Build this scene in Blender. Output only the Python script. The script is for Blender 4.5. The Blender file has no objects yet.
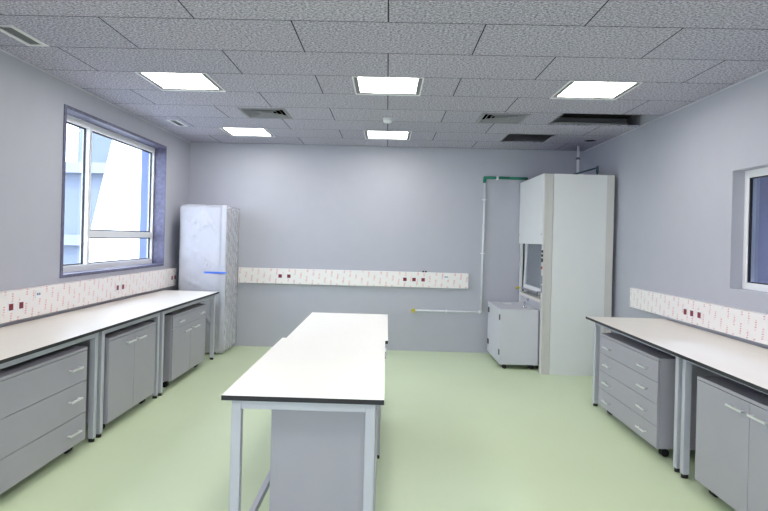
import bpy, bmesh, math, random
from mathutils import Vector, Matrix
random.seed(4)
S = bpy.context.scene
COL = S.collection
PI = math.pi

# ------------------------------------------------------------------ room measures (metres)
XL, XR, YB, YF, H = -2.89, 2.794, 8.376, -2.2, 2.933
HC = 1.602
PL = 3.45          # top of the plenum above the suspended ceiling

# ------------------------------------------------------------------ helpers
class MB:
    """collects shapes, links them as one mesh object"""
    def __init__(self): self.bm = bmesh.new()
    def box(self, x0, x1, y0, y1, z0, z1, mi=0, mats=None):
        b = self.bm
        v = [b.verts.new((x, y, z)) for z in (z0, z1) for y in (y0, y1) for x in (x0, x1)]
        F = {'bottom': (0, 2, 3, 1), 'top': (4, 5, 7, 6), 'y0': (0, 1, 5, 4), 'y1': (2, 6, 7, 3), 'x0': (0, 4, 6, 2), 'x1': (1, 3, 7, 5)}
        for k, q in F.items():
            f = b.faces.new([v[i] for i in q]); f.material_index = (mats or {}).get(k, mi)
        return self
    def tube(self, p0, p1, r, n=14, mi=0, r1=None):
        p0, p1 = Vector(p0), Vector(p1); d = p1 - p0
        q = d.to_track_quat('Z', 'Y').to_matrix().to_4x4()
        M = Matrix.Translation((p0 + p1) / 2) @ q
        res = bmesh.ops.create_cone(self.bm, cap_ends=True, segments=n, radius1=r, radius2=r if r1 is None else r1, depth=d.length, matrix=M)
        for v in res['verts']:
            for f in v.link_faces:
                f.material_index = mi; f.smooth = len(f.verts) == 4
        return self
    def path(self, pts, r, n=12, mi=0):
        for a, b in zip(pts, pts[1:]): self.tube(a, b, r, n, mi)
        for p in pts[1:-1]: self.ball(p, r, mi)
        return self
    def ball(self, p, r, mi=0, n=12):
        res = bmesh.ops.create_uvsphere(self.bm, u_segments=n, v_segments=8, radius=r, matrix=Matrix.Translation(p))
        for v in res['verts']:
            for f in v.link_faces: f.material_index = mi; f.smooth = True
        return self
    def lathe(self, prof, c, n=24, mi=0):
        rings = []
        for r, z in prof:
            rings.append([self.bm.verts.new((c[0] + r * math.cos(2 * PI * k / n), c[1] + r * math.sin(2 * PI * k / n), c[2] + z)) for k in range(n)])
        for a, b in zip(rings, rings[1:]):
            for k in range(n):
                f = self.bm.faces.new((a[k], a[(k + 1) % n], b[(k + 1) % n], b[k])); f.smooth = True; f.material_index = mi
        self.bm.faces.new(list(reversed(rings[0]))).material_index = mi
        self.bm.faces.new(rings[-1]).material_index = mi
        return self
    def prism(self, poly, axis, a0, a1, mi=0):
        """poly in the two other axes, extruded along axis"""
        def P(u, v, a):
            return {'x': (a, u, v), 'y': (u, a, v), 'z': (u, v, a)}[axis]
        A = [self.bm.verts.new(P(u, v, a0)) for u, v in poly]; B = [self.bm.verts.new(P(u, v, a1)) for u, v in poly]
        n = len(poly); fs = [self.bm.faces.new(list(reversed(A))), self.bm.faces.new(B)]
        for k in range(n): fs.append(self.bm.faces.new((A[k], A[(k + 1) % n], B[(k + 1) % n], B[k])))
        for f in fs: f.material_index = mi
        return self
    def build(self, name, mat, parent=None, bevel=0, seg=2, loc=None):
        bmesh.ops.recalc_face_normals(self.bm, faces=self.bm.faces)
        me = bpy.data.meshes.new(name); self.bm.to_mesh(me); self.bm.free()
        for m in (mat if isinstance(mat, (list, tuple)) else [mat]): me.materials.append(m)
        o = bpy.data.objects.new(name, me); COL.objects.link(o)
        if parent is not None: o.parent = parent
        if loc is not None: o.location = loc
        if bevel:
            m = o.modifiers.new('bevel', 'BEVEL'); m.width = bevel; m.segments = seg; m.limit_method = 'ANGLE'
        return o

def tag(o, label, cat, group=None):
    o['label'] = label; o['category'] = cat
    if group: o['group'] = group
    return o
def thing(name, label, cat, loc=(0, 0, 0), rz=0, group=None):
    o = bpy.data.objects.new(name, None); COL.objects.link(o); o.empty_display_size = .1
    o.location = loc; o.rotation_euler = (0, 0, rz)
    return tag(o, label, cat, group)
def struct(o): o['kind'] = 'structure'; return o
def copy_tree(o, parent=None):
    c = o.copy(); COL.objects.link(c)
    if parent is not None: c.parent = parent
    for ch in list(o.children): copy_tree(ch, c)
    return c

# ------------------------------------------------------------------ materials
def lin(c): return tuple(((v / 255) / 12.92 if v / 255 <= .04045 else ((v / 255 + .055) / 1.055) ** 2.4) for v in c) + (1,)
def mat(name, rgb, rough=.5, metal=0, var=.04, scale=6, bump=0, bscale=80, spec=.5, coat=0):
    m = bpy.data.materials.new(name); m.use_nodes = True
    N, L = m.node_tree.nodes, m.node_tree.links; p = N['Principled BSDF']
    p.inputs['Roughness'].default_value = rough; p.inputs['Metallic'].default_value = metal
    p.inputs['Specular IOR Level'].default_value = spec; p.inputs['Coat Weight'].default_value = coat
    tc = N.new('ShaderNodeTexCoord'); nz = N.new('ShaderNodeTexNoise'); nz.inputs['Scale'].default_value = scale; nz.inputs['Detail'].default_value = 3
    L.new(tc.outputs['Object'], nz.inputs['Vector'])
    rp = N.new('ShaderNodeValToRGB'); c = lin(rgb)
    rp.color_ramp.elements[0].position = .3; rp.color_ramp.elements[1].position = .7
    rp.color_ramp.elements[0].color = tuple(v * (1 - var) for v in c[:3]) + (1,)
    rp.color_ramp.elements[1].color = tuple(min(1, v * (1 + var)) for v in c[:3]) + (1,)
    L.new(nz.outputs['Fac'], rp.inputs['Fac']); L.new(rp.outputs['Color'], p.inputs['Base Color'])
    if bump:
        n2 = N.new('ShaderNodeTexNoise'); n2.inputs['Scale'].default_value = bscale; L.new(tc.outputs['Object'], n2.inputs['Vector'])
        b = N.new('ShaderNodeBump'); b.inputs['Strength'].default_value = bump; b.inputs['Distance'].default_value = .004
        L.new(n2.outputs['Fac'], b.inputs['Height']); L.new(b.outputs['Normal'], p.inputs['Normal'])
    return m

M = {}
M['wall'] = mat('lavender_paint', (181, 182, 192), .55, var=.012, bump=.05, bscale=140)
M['floor'] = mat('green_vinyl', (213, 227, 191), .38, var=.02, scale=1.2, spec=.45)
M['grey_lam'] = mat('grey_laminate', (170, 168, 178), .42, var=.012)
M['white_lam'] = mat('white_laminate', (234, 228, 220), .33, var=.008)
M['island_white'] = mat('bright_white_laminate', (252, 250, 245), .33, var=.006)
M['black'] = mat('black_core', (26, 25, 32), .5)
M['frame'] = mat('grey_steel', (190, 192, 202), .4, var=.01)
M['void'] = mat('void_darkness', (9, 9, 11), .9, spec=.1)  # near-black colour stands in for the darkness inside ceiling openings
M['rubber'] = mat('black_rubber', (22, 22, 24), .6)
M['handle'] = mat('satin_white_metal', (226, 228, 228), .3, .3)
M['chrome'] = mat('chrome', (215, 217, 222), .15, .95)
M['hood'] = mat('hood_sheet', (226, 228, 228), .4, var=.008)
M['hood_post'] = mat('hood_post_sheet', (207, 206, 202), .4, var=.008)
M['cart'] = mat('pale_cart_sheet', (206, 207, 214), .4, var=.01)
M['fridge'] = mat('fridge_white', (196, 196, 206), .3, var=.008)
M['pvc'] = mat('white_pvc', (238, 238, 240), .35, var=.005)
M['lampframe'] = mat('lamp_frame', (236, 236, 238), .4)
M['strip'] = mat('lamp_side_strip', (116, 118, 123), .4)
M['reveal_dark'] = mat('lamp_reveal_shade', (56, 56, 62), .5)  # shade of the recessed lamp's far reveal, as a dark colour
M['trim'] = mat('ceiling_trim', (205, 205, 212), .5)
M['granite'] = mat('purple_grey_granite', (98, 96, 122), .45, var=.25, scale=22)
M['sill'] = mat('reveal_paint', (196, 196, 200), .6)
M['red'] = mat('red_socket', (125, 14, 36), .4)
M['black_plastic'] = mat('black_plastic', (28, 26, 30), .4)
M['dark_pipe'] = mat('dark_teal_pipe', (62, 92, 98), .45)
M['green_pipe'] = mat('green_pipe', (30, 132, 104), .45)
M['conduit'] = mat('grey_conduit', (228, 229, 234), .4)
M['yellow'] = mat('yellow_valve', (214, 196, 66), .4)
M['blue_tape'] = mat('blue_tape', (52, 106, 214), .5)
M['hinge'] = mat('hinge_grey', (110, 118, 132), .5)
M['plenum'] = mat('plenum_dark', (22, 21, 25), .9)
M['duct'] = mat('galvanised', (128, 130, 134), .35, .7)
M['grille'] = mat('grille_grey', (150, 152, 156), .5)
M['vent'] = mat('diffuser_grey', (142, 143, 150), .5)
M['beige_spot'] = mat('detector_white', (228, 230, 232), .4)
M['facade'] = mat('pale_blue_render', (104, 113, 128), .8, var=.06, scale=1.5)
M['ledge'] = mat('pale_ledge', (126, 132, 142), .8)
M['white_wall'] = mat('white_render', (240, 240, 240), .8)
M['ground'] = mat('outside_ground', (150, 150, 148), .9)
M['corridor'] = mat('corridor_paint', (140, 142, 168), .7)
M['label_grey'] = mat('label_grey', (120, 130, 150), .5)
M['orange'] = mat('red_button', (160, 62, 50), .4)

def glass_mat(name, tint, refl, rough=.0):
    m = bpy.data.materials.new(name); m.use_nodes = True; N, L = m.node_tree.nodes, m.node_tree.links
    N.remove(N['Principled BSDF']); o = N['Material Output']
    t = N.new('ShaderNodeBsdfTransparent'); t.inputs['Color'].default_value = tint
    g = N.new('ShaderNodeBsdfGlossy'); g.inputs['Roughness'].default_value = rough
    lw = N.new('ShaderNodeLayerWeight'); lw.inputs['Blend'].default_value = .5     # Schlick's approximation from the facing angle
    pw = N.new('ShaderNodeMath'); pw.operation = 'POWER'; pw.inputs[1].default_value = 5
    mu = N.new('ShaderNodeMath'); mu.operation = 'MULTIPLY_ADD'; mu.inputs[1].default_value = .95 * refl; mu.inputs[2].default_value = .04 * refl
    x = N.new('ShaderNodeMixShader'); L.new(lw.outputs['Facing'], pw.inputs[0]); L.new(pw.outputs[0], mu.inputs[0]); L.new(mu.outputs[0], x.inputs[0])
    L.new(t.outputs[0], x.inputs[1]); L.new(g.outputs[0], x.inputs[2]); L.new(x.outputs[0], o.inputs['Surface'])
    return m
M['glass'] = glass_mat('window_glass', (.93, .96, 1, 1), 1)
M['glass_dim'] = glass_mat('tinted_glass', (.62, .66, .78, 1), 1.6)

def film_mat():
    m = bpy.data.materials.new('clear_plastic_film'); m.use_nodes = True; N, L = m.node_tree.nodes, m.node_tree.links
    N.remove(N['Principled BSDF']); o = N['Material Output']
    t = N.new('ShaderNodeBsdfTransparent'); t.inputs['Color'].default_value = (.97, .97, .98, 1)
    g = N.new('ShaderNodeBsdfPrincipled'); g.inputs['Base Color'].default_value = (.88, .88, .92, 1); g.inputs['Roughness'].default_value = .1
    tc = N.new('ShaderNodeTexCoord'); mp = N.new('ShaderNodeMapping'); mp.inputs['Rotation'].default_value = (.5, .9, .3); mp.inputs['Scale'].default_value = (5, 5, 3.2)
    nz = N.new('ShaderNodeTexNoise'); nz.inputs['Scale'].default_value = 1.6; nz.inputs['Detail'].default_value = 4; nz.inputs['Distortion'].default_value = 1.2
    b = N.new('ShaderNodeBump'); b.inputs['Strength'].default_value = .35; b.inputs['Distance'].default_value = .02
    L.new(tc.outputs['Object'], mp.inputs[0]); L.new(mp.outputs[0], nz.inputs['Vector']); L.new(nz.outputs['Fac'], b.inputs['Height']); L.new(b.outputs[0], g.inputs['Normal'])
    x = N.new('ShaderNodeMixShader'); x.inputs[0].default_value = .36
    L.new(t.outputs[0], x.inputs[1]); L.new(g.outputs[0], x.inputs[2]); L.new(x.outputs[0], o.inputs['Surface'])
    return m
M['film'] = film_mat()

def emit_mat(name, rgb, st):
    m = bpy.data.materials.new(name); m.use_nodes = True; p = m.node_tree.nodes['Principled BSDF']
    p.inputs['Base Color'].default_value = (.8, .8, .8, 1); p.inputs['Emission Color'].default_value = rgb; p.inputs['Emission Strength'].default_value = st
    return m
M['lamp'] = emit_mat('lit_diffuser', (1, .97, .92, 1), 10.8)

X0, Y0 = -.026, 3.5715                  # tile grid of the ceiling
def ceiling_mat():
    m = bpy.data.materials.new('wood_wool_tiles'); m.use_nodes = True; N, L = m.node_tree.nodes, m.node_tree.links
    p = N['Principled BSDF']; p.inputs['Roughness'].default_value = .95; p.inputs['Specular IOR Level'].default_value = .1
    tc = N.new('ShaderNodeTexCoord'); mp = N.new('ShaderNodeMapping')
    mp.inputs['Location'].default_value = (-X0 + 12.0, -Y0 + 12.0, 0)
    L.new(tc.outputs['Object'], mp.inputs[0])
    br = N.new('ShaderNodeTexBrick'); br.offset = .5; br.offset_frequency = 2
    br.inputs['Scale'].default_value = 1; br.inputs['Brick Width'].default_value = 1.2; br.inputs['Row Height'].default_value = .6
    br.inputs['Mortar Size'].default_value = .0045; br.inputs['Mortar Smooth'].default_value = .2; br.inputs['Bias'].default_value = 0
    br.inputs['Color1'].default_value = (1, 1, 1, 1); br.inputs['Color2'].default_value = (.9, .9, .92, 1); br.inputs['Mortar'].default_value = (.06, .06, .07, 1)
    L.new(mp.outputs[0], br.inputs['Vector'])
    n1 = N.new('ShaderNodeTexNoise'); n1.inputs['Scale'].default_value = 75; n1.inputs['Detail'].default_value = 5; n1.inputs['Roughness'].default_value = .75
    n3 = N.new('ShaderNodeMapping'); n3.inputs['Scale'].default_value = (.8, 1.0, 1); L.new(tc.outputs['Object'], n3.inputs[0]); L.new(n3.outputs[0], n1.inputs['Vector'])
    rp = N.new('ShaderNodeValToRGB'); e = rp.color_ramp.elements
    e[0].position = .33; e[0].color = lin((68, 66, 77)); e[1].position = .64; e[1].color = lin((232, 229, 246))
    L.new(n1.outputs['Fac'], rp.inputs['Fac'])
    mx = N.new('ShaderNodeMix'); mx.data_type = 'RGBA'; mx.blend_type = 'MULTIPLY'; mx.inputs[0].default_value = 1
    L.new(rp.outputs['Color'], mx.inputs[6]); L.new(br.outputs['Color'], mx.inputs[7]); L.new(mx.outputs[2], p.inputs['Base Color'])
    b = N.new('ShaderNodeBump'); b.inputs['Strength'].default_value = .5; b.inputs['Distance'].default_value = .004
    L.new(n1.outputs['Fac'], b.inputs['Height']); L.new(b.outputs[0], p.inputs['Normal'])
    return m
M['ceiling'] = ceiling_mat()

def film_print_mat(name, ink, dens):
    """protective film on the trunking: columns of small slanted printed marks"""
    m = bpy.data.materials.new(name); m.use_nodes = True; N, L = m.node_tree.nodes, m.node_tree.links
    p = N['Principled BSDF']; p.inputs['Roughness'].default_value = .35
    tc = N.new('ShaderNodeTexCoord'); sx = N.new('ShaderNodeSeparateXYZ'); L.new(tc.outputs['Object'], sx.inputs[0])
    def mth(op, a, b=None):
        n = N.new('ShaderNodeMath'); n.operation = op
        for i, v in enumerate((a, b)):
            if v is None: continue
            if isinstance(v, (int, float)): n.inputs[i].default_value = v
            else: L.new(v, n.inputs[i])
        return n.outputs[0]
    u = mth('ADD', mth('ADD', sx.outputs[0], 20.0), mth('MULTIPLY', sx.outputs[2], -.10)); z = mth('ADD', sx.outputs[2], 5)
    P = .088
    c = mth('FLOOR', mth('DIVIDE', u, P)); fu = mth('FRACT', mth('DIVIDE', u, P))
    off = mth('MULTIPLY', mth('MODULO', c, 3), .047)
    zz = mth('DIVIDE', mth('ADD', z, off), .142); fz = mth('FRACT', zz)
    inu = mth('MULTIPLY', mth('GREATER_THAN', fu, .34), mth('LESS_THAN', fu, .58))
    inz = mth('LESS_THAN', fz, .6)
    dash = mth('LESS_THAN', mth('FRACT', mth('DIVIDE', z, .0185)), .55)
    nz = N.new('ShaderNodeTexNoise'); nz.inputs['Scale'].default_value = 60; L.new(tc.outputs['Object'], nz.inputs['Vector'])
    brk = mth('GREATER_THAN', nz.outputs['Fac'], .42)
    k = mth('MULTIPLY', mth('MULTIPLY', inu, inz), mth('MULTIPLY', dash, brk)); k = mth('MULTIPLY', k, dens)
    mx = N.new('ShaderNodeMix'); mx.data_type = 'RGBA'; L.new(k, mx.inputs[0])
    mx.inputs[6].default_value = lin((240, 236, 234)); mx.inputs[7].default_value = lin(ink); L.new(mx.outputs[2], p.inputs['Base Color'])
    return m
M['trunk'] = film_print_mat('printed_protective_film', (224, 104, 112), .68)
M['trunk_cool'] = film_print_mat('printed_film_faded', (214, 120, 138), .7)

# ------------------------------------------------------------------ room shell
WL = (5.095, 7.48, 1.18, 2.725)          # left window opening: y0,y1,z0,z1
WR = (3.42, 4.77, 1.27, 2.225)           # right window opening
T = .30
def wall_x(name, xa, xb, w, m):
    b = MB(); y0, y1, z0, z1 = w
    b.box(xa, xb, YF, y0, 0, PL); b.box(xa, xb, y1, YB, 0, PL); b.box(xa, xb, y0, y1, 0, z0); b.box(xa, xb, y0, y1, z1, PL)
    bmesh.ops.remove_doubles(b.bm, verts=b.bm.verts, dist=1e-5)
    return struct(b.build(name, m))
struct(MB().box(XL - .5, XR + .5, YF - .2, YB + .2, -.15, 0).build('floor', M['floor']))
wall_x('wall_left', XL - T, XL, WL, M['wall']); wall_x('wall_right', XR, XR + .22, WR, M['wall'])
struct(MB().box(XL - T, XR + .22, YB, YB + .2, 0, PL).build('wall_back', M['wall']))
WF = (-2.6, 1.0, .95, 2.55)              # window opening in the wall behind the viewer
b = MB(); b.box(XL - T, WF[0], YF - .2, YF, 0, PL); b.box(WF[1], XR + .22, YF - .2, YF, 0, PL); b.box(WF[0], WF[1], YF - .2, YF, 0, WF[2]); b.box(WF[0], WF[1], YF - .2, YF, WF[3], PL)
struct(b.build('wall_front', M['wall']))
b = MB()
for xa in (WF[0], -1.4, -.2, WF[1] - .06): b.box(xa, xa + .06, YF - .16, YF - .1, WF[2], WF[3])
b.box(WF[0], WF[1], YF - .16, YF - .1, WF[2], WF[2] + .06).box(WF[0], WF[1], YF - .16, YF - .1, WF[3] - .06, WF[3])
struct(b.build('window_3', M['pvc']))
struct(MB().box(XL - T, XR + .22, YF - .2, YB + .2, PL, PL + .2).build('ceiling_slab', M['plenum']))

# ceiling with real openings for lamps, missing tiles and a round cut-out
LX = [X0 - 1.8, X0, X0 + 1.785]
lamp_spots = [(LX[0], 2), (LX[1], 2), (LX[2], 2), (LX[0], 6), (LX[1], 6)]
rear_spots = [(x, k) for k in (-2, -6) for x in LX]
holes = []
def cy(k): return Y0 + .6 * k + .3
for x, k in lamp_spots + rear_spots: holes.append((x - .285, x + .285, cy(k) - .285, cy(k) + .285))
holes.append((LX[2] - .288, LX[2] + .288, cy(6) - .29, cy(6) + .29))                 # empty lamp opening
holes.append((X0 + 1.81, XR, Y0 + 2.41, Y0 + 2.99))                                    # missing tile beside the right wall
VX = [X0 + 1.235, X0 - 1.325]
for vx in VX: holes.append((vx - .235, vx + .235, cy(4) - .235 + .02, cy(4) + .235 + .02))
SL = [(-2.60, -2.50, 3.77, 4.13), (-2.595, -2.515, 6.78, 7.12)]
holes += SL
spot_c, spot_r = (2.59, 7.55), .075
spot_q = (spot_c[0] - .12, spot_c[0] + .12, spot_c[1] - .12, spot_c[1] + .12)
xs = sorted({XL, XR} | {v for h in holes + [spot_q] for v in h[:2]}); ys = sorted({YF, YB} | {v for h in holes + [spot_q] for v in h[2:]})
b = MB(); vc = {}
def cv(x, y):
    k = (round(x, 4), round(y, 4))
    if k not in vc: vc[k] = b.bm.verts.new((x, y, H))
    return vc[k]
for xa, xb in zip(xs, xs[1:]):
    for ya, yb in zip(ys, ys[1:]):
        mx_, my_ = (xa + xb) / 2, (ya + yb) / 2
        if any(h[0] < mx_ < h[1] and h[2] < my_ < h[3] for h in holes + [spot_q]): continue
        b.bm.faces.new((cv(xa, ya), cv(xb, ya), cv(xb, yb), cv(xa, yb)))
n = 32; ring = []; sq = []
for k in range(n):
    a = 2 * PI * k / n; ca, sa = math.cos(a), math.sin(a); s = .12 / max(abs(ca), abs(sa))
    ring.append(b.bm.verts.new((spot_c[0] + spot_r * ca, spot_c[1] + spot_r * sa, H))); sq.append(b.bm.verts.new((spot_c[0] + s * ca, spot_c[1] + s * sa, H)))
for k in range(n): b.bm.faces.new((ring[k], ring[(k + 1) % n], sq[(k + 1) % n], sq[k]))
ceil = b.build('ceiling', M['ceiling']); struct(ceil)
for p in ceil.data.polygons:
    pass
bm = bmesh.new(); bm.from_mesh(ceil.data)
for f in bm.faces:
    f.normal_update()
    if f.normal.z > 0: f.normal_flip()
bm.to_mesh(ceil.data); bm.free()
sm = ceil.modifiers.new('thickness', 'SOLIDIFY'); sm.thickness = .012; sm.offset = -1
struct(MB().tube((*spot_c, H + .004), (*spot_c, H + .10), spot_r - .001, 28).build('cutout_dark_plug', M['void']))   # black plug standing in for the darkness of the round cut-out
# perimeter angle between ceiling and side walls
struct(MB().box(XL, XL + .006, YF, YB, H - .012, H - .0005).build('trim_left', M['trim']))
struct(MB().box(XR - .006, XR, YF, YB, H - .012, H - .0005).build('trim_right', M['trim']))

# ------------------------------------------------------------------ left window
w1 = bpy.data.objects.new('window_1', None); COL.objects.link(w1); w1.location = (XL - .14, (WL[0] + WL[1]) / 2, WL[2]); struct(w1)
def P(o): return tuple(-v for v in o.location)
def inwin(mb, root):
    bmesh.ops.translate(mb.bm, verts=mb.bm.verts, vec=P(root)); return mb
y0, y1, z0, z1 = WL
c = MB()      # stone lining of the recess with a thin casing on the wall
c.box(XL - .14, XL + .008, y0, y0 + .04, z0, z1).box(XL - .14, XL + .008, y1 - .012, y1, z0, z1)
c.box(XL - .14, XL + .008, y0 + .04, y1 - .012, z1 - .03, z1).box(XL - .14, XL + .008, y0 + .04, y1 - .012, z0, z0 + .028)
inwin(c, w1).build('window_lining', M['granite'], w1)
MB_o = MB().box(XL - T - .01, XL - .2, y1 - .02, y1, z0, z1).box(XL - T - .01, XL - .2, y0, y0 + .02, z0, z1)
M['outer'] = mat('blue_shade_reveal', (104, 118, 160), .6)  # blue shade of the outer jamb put into its colour
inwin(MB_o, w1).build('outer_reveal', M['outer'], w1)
fx0, fx1 = XL - .20, XL - .14
f = MB(); a0, a1, b0, b1 = y0 + .04, y1 - .012, z0 + .028, z1 - .03
f.box(fx0, fx1, a0, a0 + .055, b0, b1).box(fx0, fx1, a1 - .03, a1, b0, b1).box(fx0, fx1, a0 + .055, a1 - .03, b0, b0 + .06).box(fx0, fx1, a0 + .055, a1 - .03, b1 - .06, b1)
inwin(f, w1).build('window_frame', M['pvc'], w1, .004)
ym = 5.82
inwin(MB().box(fx0, fx1 + .012, ym - .022, ym + .030, b0 + .05, b1 - .05), w1).build('mullion', M['pvc'], w1, .004)
inwin(MB().box(fx0, fx1 + .006, ym + .030, a1 - .03, 1.54, 1.61), w1).build('transom', M['pvc'], w1, .004)
g = MB()
for (ya, yb, za, zb) in ((a0 + .055, ym - .022, b0 + .06, b1 - .06), (ym + .030, a1 - .03, 1.61, b1 - .06), (ym + .030, a1 - .03, b0 + .06, 1.54)):
    for q in ((ya, ya + .012, za, zb), (yb - .012, yb, za, zb), (ya, yb, za, za + .012), (ya, yb, zb - .012, zb)):
        g.box(fx0 + .015, fx0 + .032, *q)
inwin(g, w1).build('gasket', M['black'], w1)
for (ya, yb, za, zb) in ((a0 + .055, ym - .022, b0 + .06, b1 - .06), (ym + .030, a1 - .03, 1.61, b1 - .06), (ym + .030, a1 - .03, b0 + .06, 1.54)):
    inwin(MB().box(fx0 + .02, fx0 + .026, ya, yb, za, zb), w1).build('pane', M['glass'], w1)

# ------------------------------------------------------------------ right window (looks into the next room)
w2 = bpy.data.objects.new('window_2', None); COL.objects.link(w2); w2.location = (XR + .09, (WR[0] + WR[1]) / 2, WR[2]); struct(w2)
y0, y1, z0, z1 = WR; gx0, gx1 = XR + .095, XR + .16
f = MB(); f.box(gx0, gx1, y0, y0 + .06, z0, z1).box(gx0, gx1, y1 - .055, y1, z0, z1).box(gx0, gx1, y0 + .06, y1 - .055, z0, z0 + .055).box(gx0, gx1, y0 + .06, y1 - .055, z1 - .06, z1)
inwin(f, w2).build('window_frame', M['pvc'], w2, .004)
g = MB(); ya, yb, za, zb = y0 + .06, y1 - .055, z0 + .055, z1 - .06
for q in ((ya, ya + .008, za, zb), (yb - .008, yb, za, zb), (ya, yb, za, za + .008), (ya, yb, zb - .008, zb)): g.box(gx0 + .01, gx0 + .03, *q)
inwin(g, w2).build('gasket', M['black'], w2)
inwin(MB().box(gx0 + .022, gx0 + .028, ya, yb, za, zb), w2).build('pane', M['glass_dim'], w2)
# the next room, seen dimly through the glass
nx0, nx1 = XR + .22, XR + 3.2
b = MB(); b.box(nx1, nx1 + .1, 1.5, 8.2, 0, 2.9).box(nx0, nx1, 8.2, 8.3, 0, 2.9).box(nx0, nx1, 1.4, 1.5, 0, 2.9).box(nx0, nx1 + .1, 1.4, 8.3, 2.9, 3.0)
b.box(nx1 - .03, nx1, 6.2, 6.28, 0, 2.9).box(nx1 - .02, nx1, 1.5, 8.2, 2.05, 2.07)
struct(b.build('wall_beyond', M['corridor']))
struct(MB().box(nx0 + .3, nx1 + .1, 1.4, 8.3, -.15, 0).build('floor_beyond', M['floor']))

# ------------------------------------------------------------------ outside
wing = thing('building', 'white building wing with a slanting edge outside the left window', 'building', (-4.6, 11.3, -4))
MB().prism([(-2.45, 0), (1.2, 0), (1.2, 9.5), (.69, 9.5), (-.68, 7.41), (-1.06, 5.63)], 'y', -.3, 3.5).build('wall', M['white_wall'], wing)
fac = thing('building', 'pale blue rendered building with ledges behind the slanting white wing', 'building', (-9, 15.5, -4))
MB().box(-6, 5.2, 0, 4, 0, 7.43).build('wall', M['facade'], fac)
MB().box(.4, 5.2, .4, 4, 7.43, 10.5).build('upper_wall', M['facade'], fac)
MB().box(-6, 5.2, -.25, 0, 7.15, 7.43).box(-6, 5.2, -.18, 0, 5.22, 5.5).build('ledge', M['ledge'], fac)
struct(MB().box(-40, 40, -40, 40, -4.2, -4).build('ground', M['ground']))

# ------------------------------------------------------------------ ceiling fittings
def lamp_body(root):
    f = MB(); R_, e = .298, .011
    f.box(-R_, -R_ + e, -R_, R_, -.006, 0).box(R_ - e, R_, -R_, R_, -.006, 0).box(-R_ + e, R_ - e, -R_, -R_ + .008, -.006, 0).box(-R_ + e, R_ - e, R_ - .035, R_, -.006, 0)
    f.build('frame', M['lampframe'], root)
    i = .250; ya, yb = -.280, .228
    for xa, xb in ((-.284, -i), (i, .284)): MB().box(xa, xb, -.284, .262, -.003, .012).build('side_strip', M['strip'], root)
    MB().box(-i, i, yb, .262, -.003, .012).build('reveal_shade', M['reveal_dark'], root)  # dark strip painted for the shaded far reveal, not a hinge
    MB().box(-.282, .282, -.282, .282, .03, .05).build('housing', M['hinge'], root)
    MB().box(-i, i, ya, yb, -.001, .012).build('diffuser', M['lamp'], root)
lamp_labels = ['lit square ceiling panel lamp in the nearer row, above the big window',
               'lit square ceiling panel lamp in the nearer row, middle one over the island tables',
               'lit square ceiling panel lamp in the nearer row, beside the large dark ceiling opening',
               'small looking lit ceiling panel lamp of the far row, near the wrapped fridge',
               'lit ceiling panel lamp of the far row, just behind the smoke detector']
proto = None
for i, (x, k) in enumerate(lamp_spots + rear_spots):
    lab = lamp_labels[i] if i < 5 else 'lit square ceiling panel lamp above and behind the viewer'
    if proto is None:
        proto = thing('ceiling_light', lab, 'ceiling light', (x, cy(k), H), 0, 'panel lamps in the ceiling'); lamp_body(proto)
    else:
        c = copy_tree(proto); c.location = (x, cy(k), H); c['label'] = lab
def vent(x, y, label):
    t = thing('air_diffuser', label, 'air vent', (x, y, H), 0, 'square air diffusers')
    f = MB(); a, c = .25, .222
    for q in ((-a, -c, -a, a), (c, a, -a, a), (-c, c, -a, -c), (-c, c, c, a)): f.box(*q, -.006, 0)
    f.build('frame', M['vent'], t)
    l = MB(); n = 5
    for k in range(n):
        o = c - k * .044; i = o - .026; zt, zb = .026, -.004
        if i < .01: i = .004
        for (p0, p1, q1, q0) in (((-o, -o), (o, -o), (i, -i), (-i, -i)), ((o, -o), (o, o), (i, i), (i, -i)), ((o, o), (-o, o), (-i, i), (i, i)), ((-o, o), (-o, -o), (-i, -i), (-i, i))):
            lo = [l.bm.verts.new((*p, zb)) for p in (p0, p1)] + [l.bm.verts.new((*p, zt)) for p in (q1, q0)]
            l.bm.faces.new(lo)
    o = l.build('louver', M['vent'], t)
    s = o.modifiers.new('thickness', 'SOLIDIFY'); s.thickness = .004
    MB().box(-.23, .23, -.23, .23, .08, .085).box(-.23, -.226, -.23, .23, .024, .08).box(.226, .23, -.23, .23, .024, .08).box(-.226, .226, -.23, -.226, .024, .08).box(-.226, .226, .226, .23, .024, .08).build('plenum_box', M['void'], t)
vent(VX[0], cy(4) + .02, 'square louvred air diffuser beside the large dark ceiling opening')
vent(VX[1], cy(4) + .02, 'square louvred air diffuser on the fridge side of the ceiling')
def slot(h, label):
    x0, x1, y0, y1 = h; cx_, cy_ = (x0 + x1) / 2, (y0 + y1) / 2
    t = thing('slot_grille', label, 'air vent', (cx_, cy_, H), 0, 'narrow slot grilles along the left wall')
    a, bb = (x1 - x0) / 2, (y1 - y0) / 2; f = MB(); e = .026
    for q in ((-a - e, -a + .006, -bb - e, bb + e), (a - .006, a + e, -bb - e, bb + e), (-a, a, -bb - e, -bb + .006), (-a, a, bb - .006, bb + e)): f.box(*q, -.005, 0)
    f.build('frame', M['beige_spot'], t)
    s = MB()
    for k in range(4):
        xx = -a + .018 + k * (2 * a - .036) / 3; s.box(xx - .002, xx + .002, -bb, bb, 0, .02)
    s.build('slat', M['grille'], t)
    MB().box(-a, a, -bb, bb, .05, .055).build('plenum_box', M['void'], t)
slot(SL[0], 'narrow slot grille in the ceiling at the upper left, nearest the viewer')
slot(SL[1], 'narrow slot grille in the ceiling above the far end of the window')
t = thing('smoke_detector', 'white round smoke detector hanging between the two middle panel lamps', 'smoke detector', (X0, 6.42, H))
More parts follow.
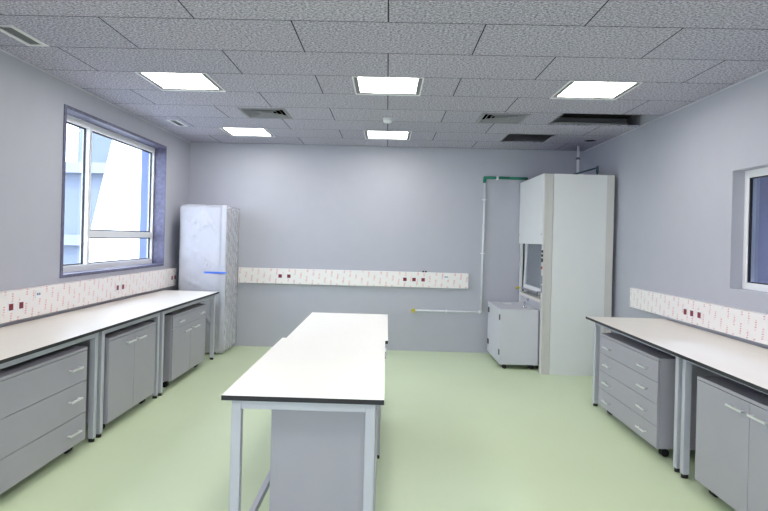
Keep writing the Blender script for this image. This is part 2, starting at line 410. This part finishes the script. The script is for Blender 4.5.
MB().lathe([(.05, -.012), (.055, 0)], (0, 0, 0)).build('base', M['beige_spot'], t)
MB().lathe([(.02, -.052), (.04, -.046), (.05, -.03), (.048, -.012)], (0, 0, 0)).build('sensor_cap', M['beige_spot'], t)
# ducting seen in the openings
t = thing('duct', 'grey metal duct edge inside the large dark ceiling opening', 'duct', (2.2, Y0 + 3.0, H + .03))
MB().box(-.40, .44, -.50, .02, .05, .3).build('duct_body', M['void'], t)  # duct coloured black so the opening reads as dark
MB().box(-.40, .44, -.045, -.02, -.02, .05).build('flange', M['duct'], t, .008)
MB().tube((-.40, -.055, -.012), (.44, -.055, -.012), .012).build('edge_pipe', M['duct'], t)

# ------------------------------------------------------------------ cabinets
def handle(parent, w=.17, y=0, x=0, z=0, m=None):
    b = MB(); b.box(.024, .034, -w / 2, w / 2, -.007, .007)
    for s in (-1, 1): b.box(0, .026, s * (w / 2 - .012) - .006, s * (w / 2 - .012) + .006, -.006, .006)
    return b.build('handle', m or M['handle'], parent, .002, loc=(x, y, z))
def caster(parent, x, y):
    b = MB(); b.box(-.026, .026, -.022, .022, .066, .076).box(-.012, .014, -.016, .016, .044, .068)
    o = b.build('caster', M['black_plastic'], parent, .003, loc=(x, y, 0))
    w = MB(); w.tube((-.008, -.026, .029), (-.008, -.006, .029), .029, 20).tube((-.008, .006, .029), (-.008, .026, .029), .029, 20).tube((-.008, -.028, .029), (-.008, .028, .029), .008)
    w.build('wheel', M['rubber'], o)
def cabinet(label, x, y, w, d, rz, kind, group='mobile lab cabinets', z1=.755, lab2=None, m=None):
    """origin on the floor, front towards local +x; w along y, d along x"""
    m = m or M['grey_lam']
    t = thing('mobile_cabinet', label, 'cabinet', (x, y, 0), rz, group)
    z0 = .077; fr = d / 2; bk = -d / 2; th = .018
    b = MB(); b.box(bk, fr - th - .002, -w / 2, w / 2, z0, z1 - .02).box(bk, fr, -w / 2, w / 2, z1 - .02, z1)
    b.build('carcass', m, t, .0015)
    def panel(name, ya, yb, za, zb):
        cx_, cy_, cz_ = fr - th / 2, (ya + yb) / 2, (za + zb) / 2
        return MB().box(-th / 2, th / 2, (ya - yb) / 2 + .002, (yb - ya) / 2 - .002, (za - zb) / 2 + .002, (zb - za) / 2 - .002).build(name, m, t, .0015, loc=(cx_, cy_, cz_)), (yb - ya), (zb - za)
    hx = th / 2; zt = z1 - .022
    if kind == 'drawers3' or kind == 'drawers4':
        cuts = [z0, .28, .514, zt] if kind == 'drawers3' else [z0, .24, .406, .572, zt]
        for a, c in zip(cuts, cuts[1:]):
            o, ww, hh = panel('drawer', -w / 2, w / 2, a, c)
            for s in (-1, 1): handle(o, .145, s * (w / 2 - (.18 if kind == 'drawers3' else .23)), hx, hh / 2 - .105 if kind == 'drawers3' else hh / 2 - .085)
    elif kind == 'doors':
        for s in (-1, 1):
            o, ww, hh = panel('door', min(0, s * w / 2), max(0, s * w / 2), z0, zt)
            handle(o, .155, -s * (ww / 2 - .105), hx, hh / 2 - .06)
    elif kind == 'drawer_doors':
        o, ww, hh = panel('drawer', -w / 2, w / 2, .612, zt)
        for s in (-1, 1): handle(o, .15, s * (w / 2 - .20), hx, 0)
        for s in (-1, 1):
            o, ww, hh = panel('door', min(0, s * w / 2), max(0, s * w / 2), z0, .612)
            handle(o, .19, -s * (ww / 2 - .15), hx, hh / 2 - .066)
    for sx_ in (-1, 1):
        for sy in (-1, 1): caster(t, sx_ * (d / 2 - .085), sy * (w / 2 - .075))
    return t
D = .60
cabinet('grey mobile cabinet of three wide drawers under the left bench, nearest', -2.18 - D / 2, 3.585, 1.30, D, 0, 'drawers3')
cabinet('grey two-door mobile cabinet in the middle under the left bench', -2.18 - D / 2, 5.035, .93, D, 0, 'doors')
cabinet('grey mobile cabinet with a drawer row over two doors, beside the wrapped fridge', -2.18 - D / 2, 6.49, 1.09, D, 0, 'drawer_doors')
cabinet('grey mobile cabinet of four drawers under the right bench', 2.06 + .31, 5.0, 1.2, .62, PI, 'drawers4')
cabinet('grey two-door mobile cabinet at the lower right under the right bench', 2.06 + .31, 3.30, 1.11, .62, PI, 'doors')
cabinet('grey two-door mobile cabinet under the nearer island table, its plain side facing out', -.288, 3.40, 1.1, .517, 0, 'doors', z1=.797)
cabinet('mostly hidden grey mobile cabinet under the farther island table', -.27, 4.72, .9, .508, 0, 'doors')

# ------------------------------------------------------------------ benches and tables
def bench(name, label, cat, x0, x1, y0, y1, zt, group, rz=0, front=None, rails=(), th=.022, leg=.045, inx=.04, iny=.028, top=None):
    """worktop between x0..x1, y0..y1 (world), its top at zt"""
    cx_, cy_ = (x0 + x1) / 2, (y0 + y1) / 2; a, c = (x1 - x0) / 2, (y1 - y0) / 2
    t = thing(name, label, cat, (cx_, cy_, 0), rz, group)
    if top: MB().box(-a, a, -c, c, zt - th, zt, 1, {'top': 0}).build('worktop', [top, M['black']], t)
    zb = zt - th; ax, ay = a - inx, c - iny
    for sx_ in (-1, 1):
        for sy in (-1, 1):
            xx, yy = sx_ * ax - (leg if sx_ > 0 else 0), sy * ay - (leg if sy > 0 else 0)
            o = MB().box(xx, xx + leg, yy, yy + leg, .028, zb).build('leg', M['frame'], t, .003)
            MB().tube((xx + leg / 2, yy + leg / 2, 0), (xx + leg / 2, yy + leg / 2, .028), .022).build('foot', M['rubber'], o)
    zr = zb - .045
    for sx_ in (-1, 1):
        xa = -ax + .002 if sx_ < 0 else ax - .032
        MB().box(xa, xa + .03, -ay + leg, ay - leg, zr, zb).build('apron', M['frame'], t, .002)
    for sy in (-1, 1):
        yy = sy * ay - (.032 if sy > 0 else -.002)
        MB().box(-ax + leg, ax - leg, yy, yy + .03, zr, zb).build('apron', M['frame'], t, .002)
    for sx_ in rails:
        xa = -ax + .006 if sx_ < 0 else ax - .036
        MB().box(xa, xa + .03, -ay + leg, ay - leg, .12, .16).build('low_rail', M['frame'], t, .002)
    return t
LB = 'bench frames along the left wall'; RB = 'bench frames along the right wall'; IS = 'island tables'
def worktop(label, x0, x1, y0, y1, zt, th=.022, rz=0):
    o = MB().box(-(x1 - x0) / 2, (x1 - x0) / 2, -(y1 - y0) / 2, (y1 - y0) / 2, -th, 0, 1, {'top': 0}).build('worktop', [M['white_lam'], M['black']], loc=((x0 + x1) / 2, (y0 + y1) / 2, zt))
    o.rotation_euler = (0, 0, rz); return tag(o, label, 'worktop')
worktop('long white worktop with black edge along the left wall under the window', XL + .02, -2.148, 2.2, 7.462, .867)
worktop('long cream worktop with black edge along the right wall', 1.986, XR - .034, 2.0, 5.85, .877, rz=-.012)
bench('bench_frame', 'grey steel bench frame around the three-drawer cabinet at lower left', 'bench frame', XL + .02, -2.15, 2.63, 4.442, .867, LB, rails=(-1,), top=None)
bench('bench_frame', 'grey steel bench frame around the two-door cabinet on the left side', 'bench frame', XL + .02, -2.15, 4.445, 5.648, .867, LB, rails=(-1,), top=None)
bench('bench_frame', 'grey steel bench frame standing beside the wrapped fridge', 'bench frame', XL + .02, -2.145, 5.651, 7.462, .867, LB, rails=(-1,), top=None)
bench('bench_frame', 'grey steel bench frame around the four-drawer cabinet on the right side', 'bench frame', 2.015, XR - .006, 4.122, 5.85, .877, RB, rails=(1,), top=None, inx=.07)
bench('bench_frame', 'grey steel bench frame around the two-door cabinet at lower right', 'bench frame', 2.01, XR - .006, 2.36, 4.116, .877, RB, rails=(1,), top=None, inx=.07)
bench('island_table', 'nearer white topped table with black edge in the room centre', 'table', -.733, .006, 2.622, 4.160, .874, IS, rails=(-1,), top=M['island_white'])
bench('island_table', 'farther white topped table of the central pair', 'table', -.712, .026, 4.195, 5.668, .866, IS, rails=(-1,), top=M['island_white'])

# ------------------------------------------------------------------ power trunking on three walls
def trunking(label, loc, rz, length, sockets, m, extra=(), zm=1.028, hh=.108):
    """local: along +x, front face towards -y, z from .905 to 1.135"""
    t = thing('power_trunking', label, 'power trunking', loc, rz, 'power trunking on the walls')
    MB().box(0, length, -.055, 0, -hh, hh).build('channel', m, t, .003, loc=(0, 0, zm))
    for xa in (-.003, length): MB().box(xa, xa + .003, -.057, 0, -hh - .002, hh + .002).build('end_cap', M['pvc'], t, loc=(0, 0, zm))
    for sx_, dz in sockets:
        s = MB().box(-.038, .038, -.006, 0, -.038, .038).build('socket', M['pvc'], t, .002, loc=(sx_, -.055, 1.02 + dz))
        MB().box(-.025, .025, -.008, -.006, -.026, .024).build('socket_insert', M['red'], s, .001)
        MB().tube((-.009, -.0095, 0), (-.009, -.008, 0), .003, 8).tube((.009, -.0095, 0), (.009, -.008, 0), .003, 8).build('socket_hole', M['black'], s)
    for sx_, dz in extra:
        s = MB().box(-.038, .038, -.006, 0, -.03, .03).build('data_outlet', M['pvc'], t, .002, loc=(sx_, -.055, 1.02 + dz))
        MB().box(-.022, -.004, -.008, -.006, -.008, .010).box(.004, .022, -.008, -.006, -.008, .010).build('data_port', M['label_grey'], s)
    return t
y_s = 2.5
trunking('white power trunking with red sockets and red print along the left wall', (XL, y_s, 0), PI / 2, 7.80 - y_s,
         [(v - y_s, -.005) for v in (4.345, 4.468, 6.085, 6.21, 7.635, 7.745)], M['trunk'], [(4.69 - y_s, .06)], 1.019, .116)
bt = trunking('white power trunking with five sockets across the back wall', (-2.12, YB, 0), 0, 1.172 + 2.12,
         [(v + 2.12, .012) for v in (-1.52, -1.395, .27, .40, .53)], M['trunk'], [(.858 + 2.12, .058)])
bo = MB()
for v in (.53, .567): bo.box(v + 2.12 - .012, v + 2.12 + .012, -.04, -.01, 1.136, 1.158)
bo.build('cable_gland', M['black_plastic'], bt)
y_e = 6.56
trunking('white power trunking with three red sockets along the right wall', (XR, y_e, 0), -PI / 2, y_e - 2.4,
         [(y_e - v, -.012) for v in (5.345, 5.23, 5.108)], M['trunk_cool'], (), 1.017, .106)

# ------------------------------------------------------------------ pipes
t = thing('wall_pipe', 'thin pale pipe running down the back wall with a green elbow and yellow valve', 'pipe', (1.37, YB, 0))
yy = -.028
MB().path([(-.95, yy, .588), (0, yy, .588)], .013).path([(0, yy, .588), (.012, yy, 2.48)], .015).build('pale_pipe', M['conduit'], t)
MB().path([(.005, yy, 2.47), (.005, yy, 2.515), (.36, yy, 2.515), (.62, yy, 2.515)], .019).tube((.005, yy, 2.44), (.005, yy, 2.48), .023).build('green_pipe', M['green_pipe'], t)
MB().box(.17, .2, yy - .025, 0, 2.49, 2.54).box(-.02, .03, yy - .017, 0, 2.19, 2.205).box(-.02, .03, yy - .017, 0, 1.42, 1.435).box(-.03, -.015, yy - .017, 0, .565, .61).box(-.5, -.485, yy - .017, 0, .57, .605).build('pipe_clip', M['pvc'], t)
v = MB().tube((-.995, yy, .588), (-.94, yy, .588), .018).tube((-.97, yy - .0, .588), (-.97, yy - .055, .588), .012).build('valve', M['yellow'], t)
MB().box(-.985, -.955, yy - .065, yy - .053, .556, .62).build('valve_lever', M['yellow'], v)

# ------------------------------------------------------------------ fume hood
HX0, HX1, HY0, HY1, HZ = 1.905, 2.745, 7.10, 8.35, 2.445
t = thing('fume_hood', 'tall pale grey fume hood cabinet in the far right corner', 'fume hood', (HX0, HY0, 0))
W, L_ = HX1 - HX0, HY1 - HY0
MB().box(.108, W - .09, .002, .04, 0, HZ).build('side_panel', M['hood'], t)
MB().box(.10, W - .09, L_ - .04, L_ - .006, 0, HZ).build('side_panel', M['hood'], t)
MB().box(0, .03, 0, .085, 0, HZ).box(.033, .105, .006, .085, 0, HZ).build('front_post', M['hood_post'], t, .002)
MB().box(0, .085, L_ - .085, L_, 0, HZ).build('front_post', M['hood'], t, .002)
MB().box(W - .09, W, .002, .06, 0, HZ).box(W - .09, W, L_ - .06, L_, 0, HZ).build('rear_post', M['hood_post'], t, .002)
MB().box(W - .06, W - .03, .06, L_ - .06, 0, HZ - .02).build('back_panel', M['hood'], t)
MB().box(.09, W - .09, .05, L_ - .05, HZ - .025, HZ - .003).build('top_panel', M['hood'], t)
MB().box(-.018, .0, -.0, L_ + .004, 1.585, HZ + .004).build('upper_front', M['hood'], t, .003)
MB().box(-.021, -.018, .03, .045, 1.70, 1.715).box(-.021, -.018, L_ - .06, L_ - .045, 1.70, 1.715).build('screw_cap', M['label_grey'], t)
MB().box(.0, W - .06, .085, L_ - .085, .86, .90).build('work_surface', M['white_lam'], t)
MB().box(.06, .08, .085, L_ - .085, .05, .86).build('base_panel', M['cart'], t)
# sash: framed glass leaning back slightly
s = MB(); ya, yb = .12, L_ - .17
def slant(z): return .018 + (z - .98) * .04
def bar(y0_, y1_, z0_, z1_):
    s.prism([(slant(z0_), z0_), (slant(z0_) + .03, z0_), (slant(z1_) + .03, z1_), (slant(z1_), z1_)], 'y', y0_, y1_)
bar(ya, ya + .045, .98, 1.62); bar(yb - .05, yb, .98, 1.62); bar(ya + .045, yb - .05, .98, 1.025)
sash = s.build('sash', M['pvc'], t)
g = MB(); g.prism([(slant(1.02) + .012, 1.02), (slant(1.02) + .018, 1.02), (slant(1.62) + .018, 1.62), (slant(1.62) + .012, 1.62)], 'y', ya + .045, yb - .05); g.build('pane', M['glass'], sash)
MB().box(.012, .03, yb + .01, yb + .035, .92, 1.60).build('sash_track', M['black'], t)
MB().box(-.016, .02, ya + .05, yb - .03, .955, .985).box(-.022, .02, ya, ya + .05, .94, .99).build('sash_handle', M['chrome'], sash)
MB().box(-.024, .012, ya + .005, ya + .05, .955, .995).build('sash_grip', M['black_plastic'], sash)
b = MB()
for k, zz in enumerate((1.50, 1.45, 1.40, 1.385)): b.box(-.012, 0, .012, .066, zz - .018, zz + .012)
b.build('switch', M['black_plastic'], t)
MB().tube((-.012, .045, 1.295), (0, .045, 1.295), .018).build('stop_button', M['orange'], t)
MB().box(-.004, 0, .018, .066, 1.10, 1.20).box(-.004, 0, .018, .066, .99, 1.085).build('control_panel', M['label_grey'], t)
v = MB().tube((-.03, L_ - .045, .955), (0, L_ - .045, .955), .014).build('gas_tap', M['yellow'], t)
MB().box(-.045, -.028, L_ - .085, L_ + .005, .943, .967).build('tap_lever', M['yellow'], v)
# exhaust pipe from the hood up to the ceiling, and a pipe arm over it
t = thing('exhaust_pipe', 'pale vertical pipe from the fume hood top to the ceiling', 'pipe', (2.57, 7.95, HZ))
MB().tube((0, 0, 0), (.0, 0, H - HZ), .017).build('pipe', M['conduit'], t)
MB().tube((0, 0, 0), (0, 0, .02), .05).tube((0, 0, .30), (0, 0, .33), .028).build('collar', M['hinge'], t)
t = thing('pipe_arm', 'dark teal angled pipe over the fume hood by the right wall', 'pipe', (2.66, 7.75, HZ))
MB().path([(-.35, .1, .004), (-.35, .1, .03), (.06, -.12, .155), (.06, -.12, .006)], .011).tube((.06, -.12, .09), (.06, -.12, .175), .017).build('angled_pipe', M['dark_pipe'], t)

# base cart of the hood
cx0, cx1, cy0, cy1, cz0, cz1 = 1.452, 1.93, 7.325, 8.25, .062, .757
t = thing('hood_cart', 'pale grey wheeled cabinet with black hinges in front of the fume hood', 'cabinet', ((cx0 + cx1) / 2, (cy0 + cy1) / 2, 0))
a, c = (cx1 - cx0) / 2, (cy1 - cy0) / 2
MB().box(-a + .02, a, -c, c, cz0, cz1 - .018).build('carcass', M['cart'], t, .002)
MB().box(-a - .004, a, -c - .004, c + .004, cz1 - .018, cz1).build('top', M['cart'], t, .003)
d = MB().box(-a, -a + .018, -c, c, cz0, cz1 - .02).build('door', M['cart'], t, .002)
for yy in (-c + .02, c - .13):
    for zz in (.21, .65): MB().box(-a - .008, -a, yy, yy + .09 if yy > 0 else yy + .06, zz - .035, zz + .035).build('hinge', M['black_plastic'], d, .003)
for sx_ in (-1, 1):
    for sy in (-1, 1):
        o = MB().box(-.03, .03, -.025, .025, .05, .063).build('caster', M['black_plastic'], t, loc=(sx_ * (a - .07), sy * (c - .06), 0))
        MB().tube((0, -.018, .026), (0, .018, .026), .026, 18).build('wheel', M['rubber'], o)
t = thing('plumbing_fitting', 'small chrome tap fitting on the pale cart top by the hood sash', 'fitting', (1.80, 7.55, cz1))
MB().lathe([(.03, 0), (.03, .012), (.012, .018), (.012, .07)], (0, 0, 0)).path([(0, 0, .07), (0, .0, .11), (.05, .03, .11), (.05, .03, .085)], .010).build('spout', M['chrome'], t)
MB().tube((0, -.012, .05), (0, -.06, .055), .008).build('lever', M['chrome'], t)
t = thing('tray', 'small white dish lying on the pale cart top', 'dish', (1.66, 7.95, cz1))
MB().lathe([(.05, 0), (.062, .012), (.06, .012), (.048, .004)], (0, 0, 0)).build('dish', M['pvc'], t)

# ------------------------------------------------------------------ fridge wrapped in film
fx, fy, fw, fd, fz = -2.745, 7.70, .52, .655, 1.955
t = thing('fridge', 'tall white fridge wrapped in clear plastic film in the far left corner', 'fridge', (fx, fy, 0))
MB().box(0, fw, 0, fd, .03, fz).build('body', M['fridge'], t, .012)
MB().box(fw - .005, fw + .016, .012, fd - .012, .05, fz - .01).build('door_gasket', M['hinge'], t)
d1 = MB().box(fw + .016, fw + .076, 0, fd, .755, fz + .004).build('upper_door', M['fridge'], t, .012)
d2 = MB().box(fw + .016, fw + .076, 0, fd, .05, .745).build('lower_door', M['fridge'], t, .012)
MB().box(fw - .06, fw + .06, .02, .09, fz + .004, fz + .022).build('hinge', M['hinge'], t, .003)
MB().box(fw - .19, fw + .096, -.030, -.026, 1.084, 1.108).box(fw + .093, fw + .096, -.026, .02, 1.084, 1.108).build('blue_tape', M['blue_tape'], t)
MB().tube((.06, .06, 0), (.06, .06, .03), .025).tube((fw - .06, .06, 0), (fw - .06, .06, .03), .025).tube((.06, fd - .06, 0), (.06, fd - .06, .03), .025).tube((fw - .06, fd - .06, 0), (fw - .06, fd - .06, .03), .025).build('foot', M['rubber'], t)
# film: subdivided skin, slightly puckered
b = MB(); b.box(-.010, fw + .088, -.012, fd - .015, .02, fz + .03)
bmesh.ops.delete(b.bm, geom=[f for f in b.bm.faces if f.calc_center_median().z < .03], context='FACES')
bmesh.ops.subdivide_edges(b.bm, edges=b.bm.edges, cuts=64, use_grid_fill=True)
CREASE = [(.04, 1.47, .50, 1.18, .022), (.08, 1.40, .46, 1.12, .016), (.02, 1.85, .30, 1.72, .02), (.20, 1.66, .50, 1.80, .016), (.05, 1.0, .40, .86, .02), (.10, 1.60, .24, 1.52, .02), (.30, .60, .52, .30, .02), (.28, 1.93, .50, 1.60, .018)]
for v in b.bm.verts:
    r = random.random
    q = math.sin(v.co.z * 21 + v.co.x * 17 + v.co.y * 9) * .5 + math.sin(v.co.z * 43 - v.co.x * 31 + v.co.y * 23) * .5
    cxy = Vector((v.co.x - fw / 2, v.co.y - fd / 2, 0)).normalized()
    v.co += cxy * (.003 + .004 * max(q, -.5) + .002 * r())
    if v.co.y < .02 and v.co.z < fz:
        for (xa, za, xb, zb_, w_) in CREASE:
            tt = ((v.co.x - xa) * (xb - xa) + (v.co.z - za) * (zb_ - za)) / ((xb - xa) ** 2 + (zb_ - za) ** 2)
            if 0 < tt < 1:
                dd = math.hypot(v.co.x - xa - tt * (xb - xa), v.co.z - za - tt * (zb_ - za))
                v.co.y -= .034 * math.sin(PI * tt) * max(0, 1 - dd / w_)
    if v.co.z > fz: v.co.z += .012 * math.sin(v.co.x * 14 + v.co.y * 5) * r() + .014 * (1 - abs(v.co.x - fw / 2) / .3)
    if v.co.z < .05: v.co.z += .02 * r()
for f in b.bm.faces: f.smooth = True
fo = b.build('plastic_film', M['film'], t); fo['label'] = 'clear wrinkled plastic film'

# ------------------------------------------------------------------ light
W_ = bpy.data.worlds.new('World'); S.world = W_; W_.use_nodes = True
N, L = W_.node_tree.nodes, W_.node_tree.links
bg = N['Background']; bg.inputs['Color'].default_value = (.79, .875, 1, 1); bg.inputs['Strength'].default_value = 5.0
sun = bpy.data.lights.new('sun', 'SUN'); sun.energy = 2.5; sun.angle = .02; so = bpy.data.objects.new('sun', sun); COL.objects.link(so)
so.rotation_euler = Vector((-.62, .42, -.66)).to_track_quat('-Z', 'Y').to_euler()
cl = bpy.data.lights.new('next_room_lamp', 'AREA'); cl.energy = 130; cl.size = .6; co = bpy.data.objects.new('next_room_lamp', cl); COL.objects.link(co); co.location = (XR + 1.7, 5.2, 2.88)

# ------------------------------------------------------------------ camera
yaw, roll = .0174, .0254
f = Vector((-math.sin(yaw), math.cos(yaw), 0)); r = Vector((math.cos(yaw), math.sin(yaw), 0)); u = r.cross(f)
r2 = math.cos(roll) * r + math.sin(roll) * u; u2 = -math.sin(roll) * r + math.cos(roll) * u
cam = bpy.data.cameras.new('camera'); co = bpy.data.objects.new('camera', cam); COL.objects.link(co)
R = Matrix((r2, u2, -f)).transposed().to_4x4(); co.matrix_world = Matrix.Translation((0, 0, HC)) @ R
cam.sensor_width = 36; cam.lens = 581.05 * 36 / 768
cam.shift_x = (384 - 376.93) / 768; cam.shift_y = (238.63 - 255.5) / 768
cam.clip_start = .05
S.camera = co

S.view_settings.view_transform = 'Standard'; S.view_settings.look = 'None'
S.view_settings.exposure = .67; S.view_settings.gamma = 1; S.view_settings.use_curve_mapping = False
S.cycles.use_denoising = True
S.cycles.max_bounces = 10; S.cycles.diffuse_bounces = 6
S.cycles.sample_clamp_indirect = 8
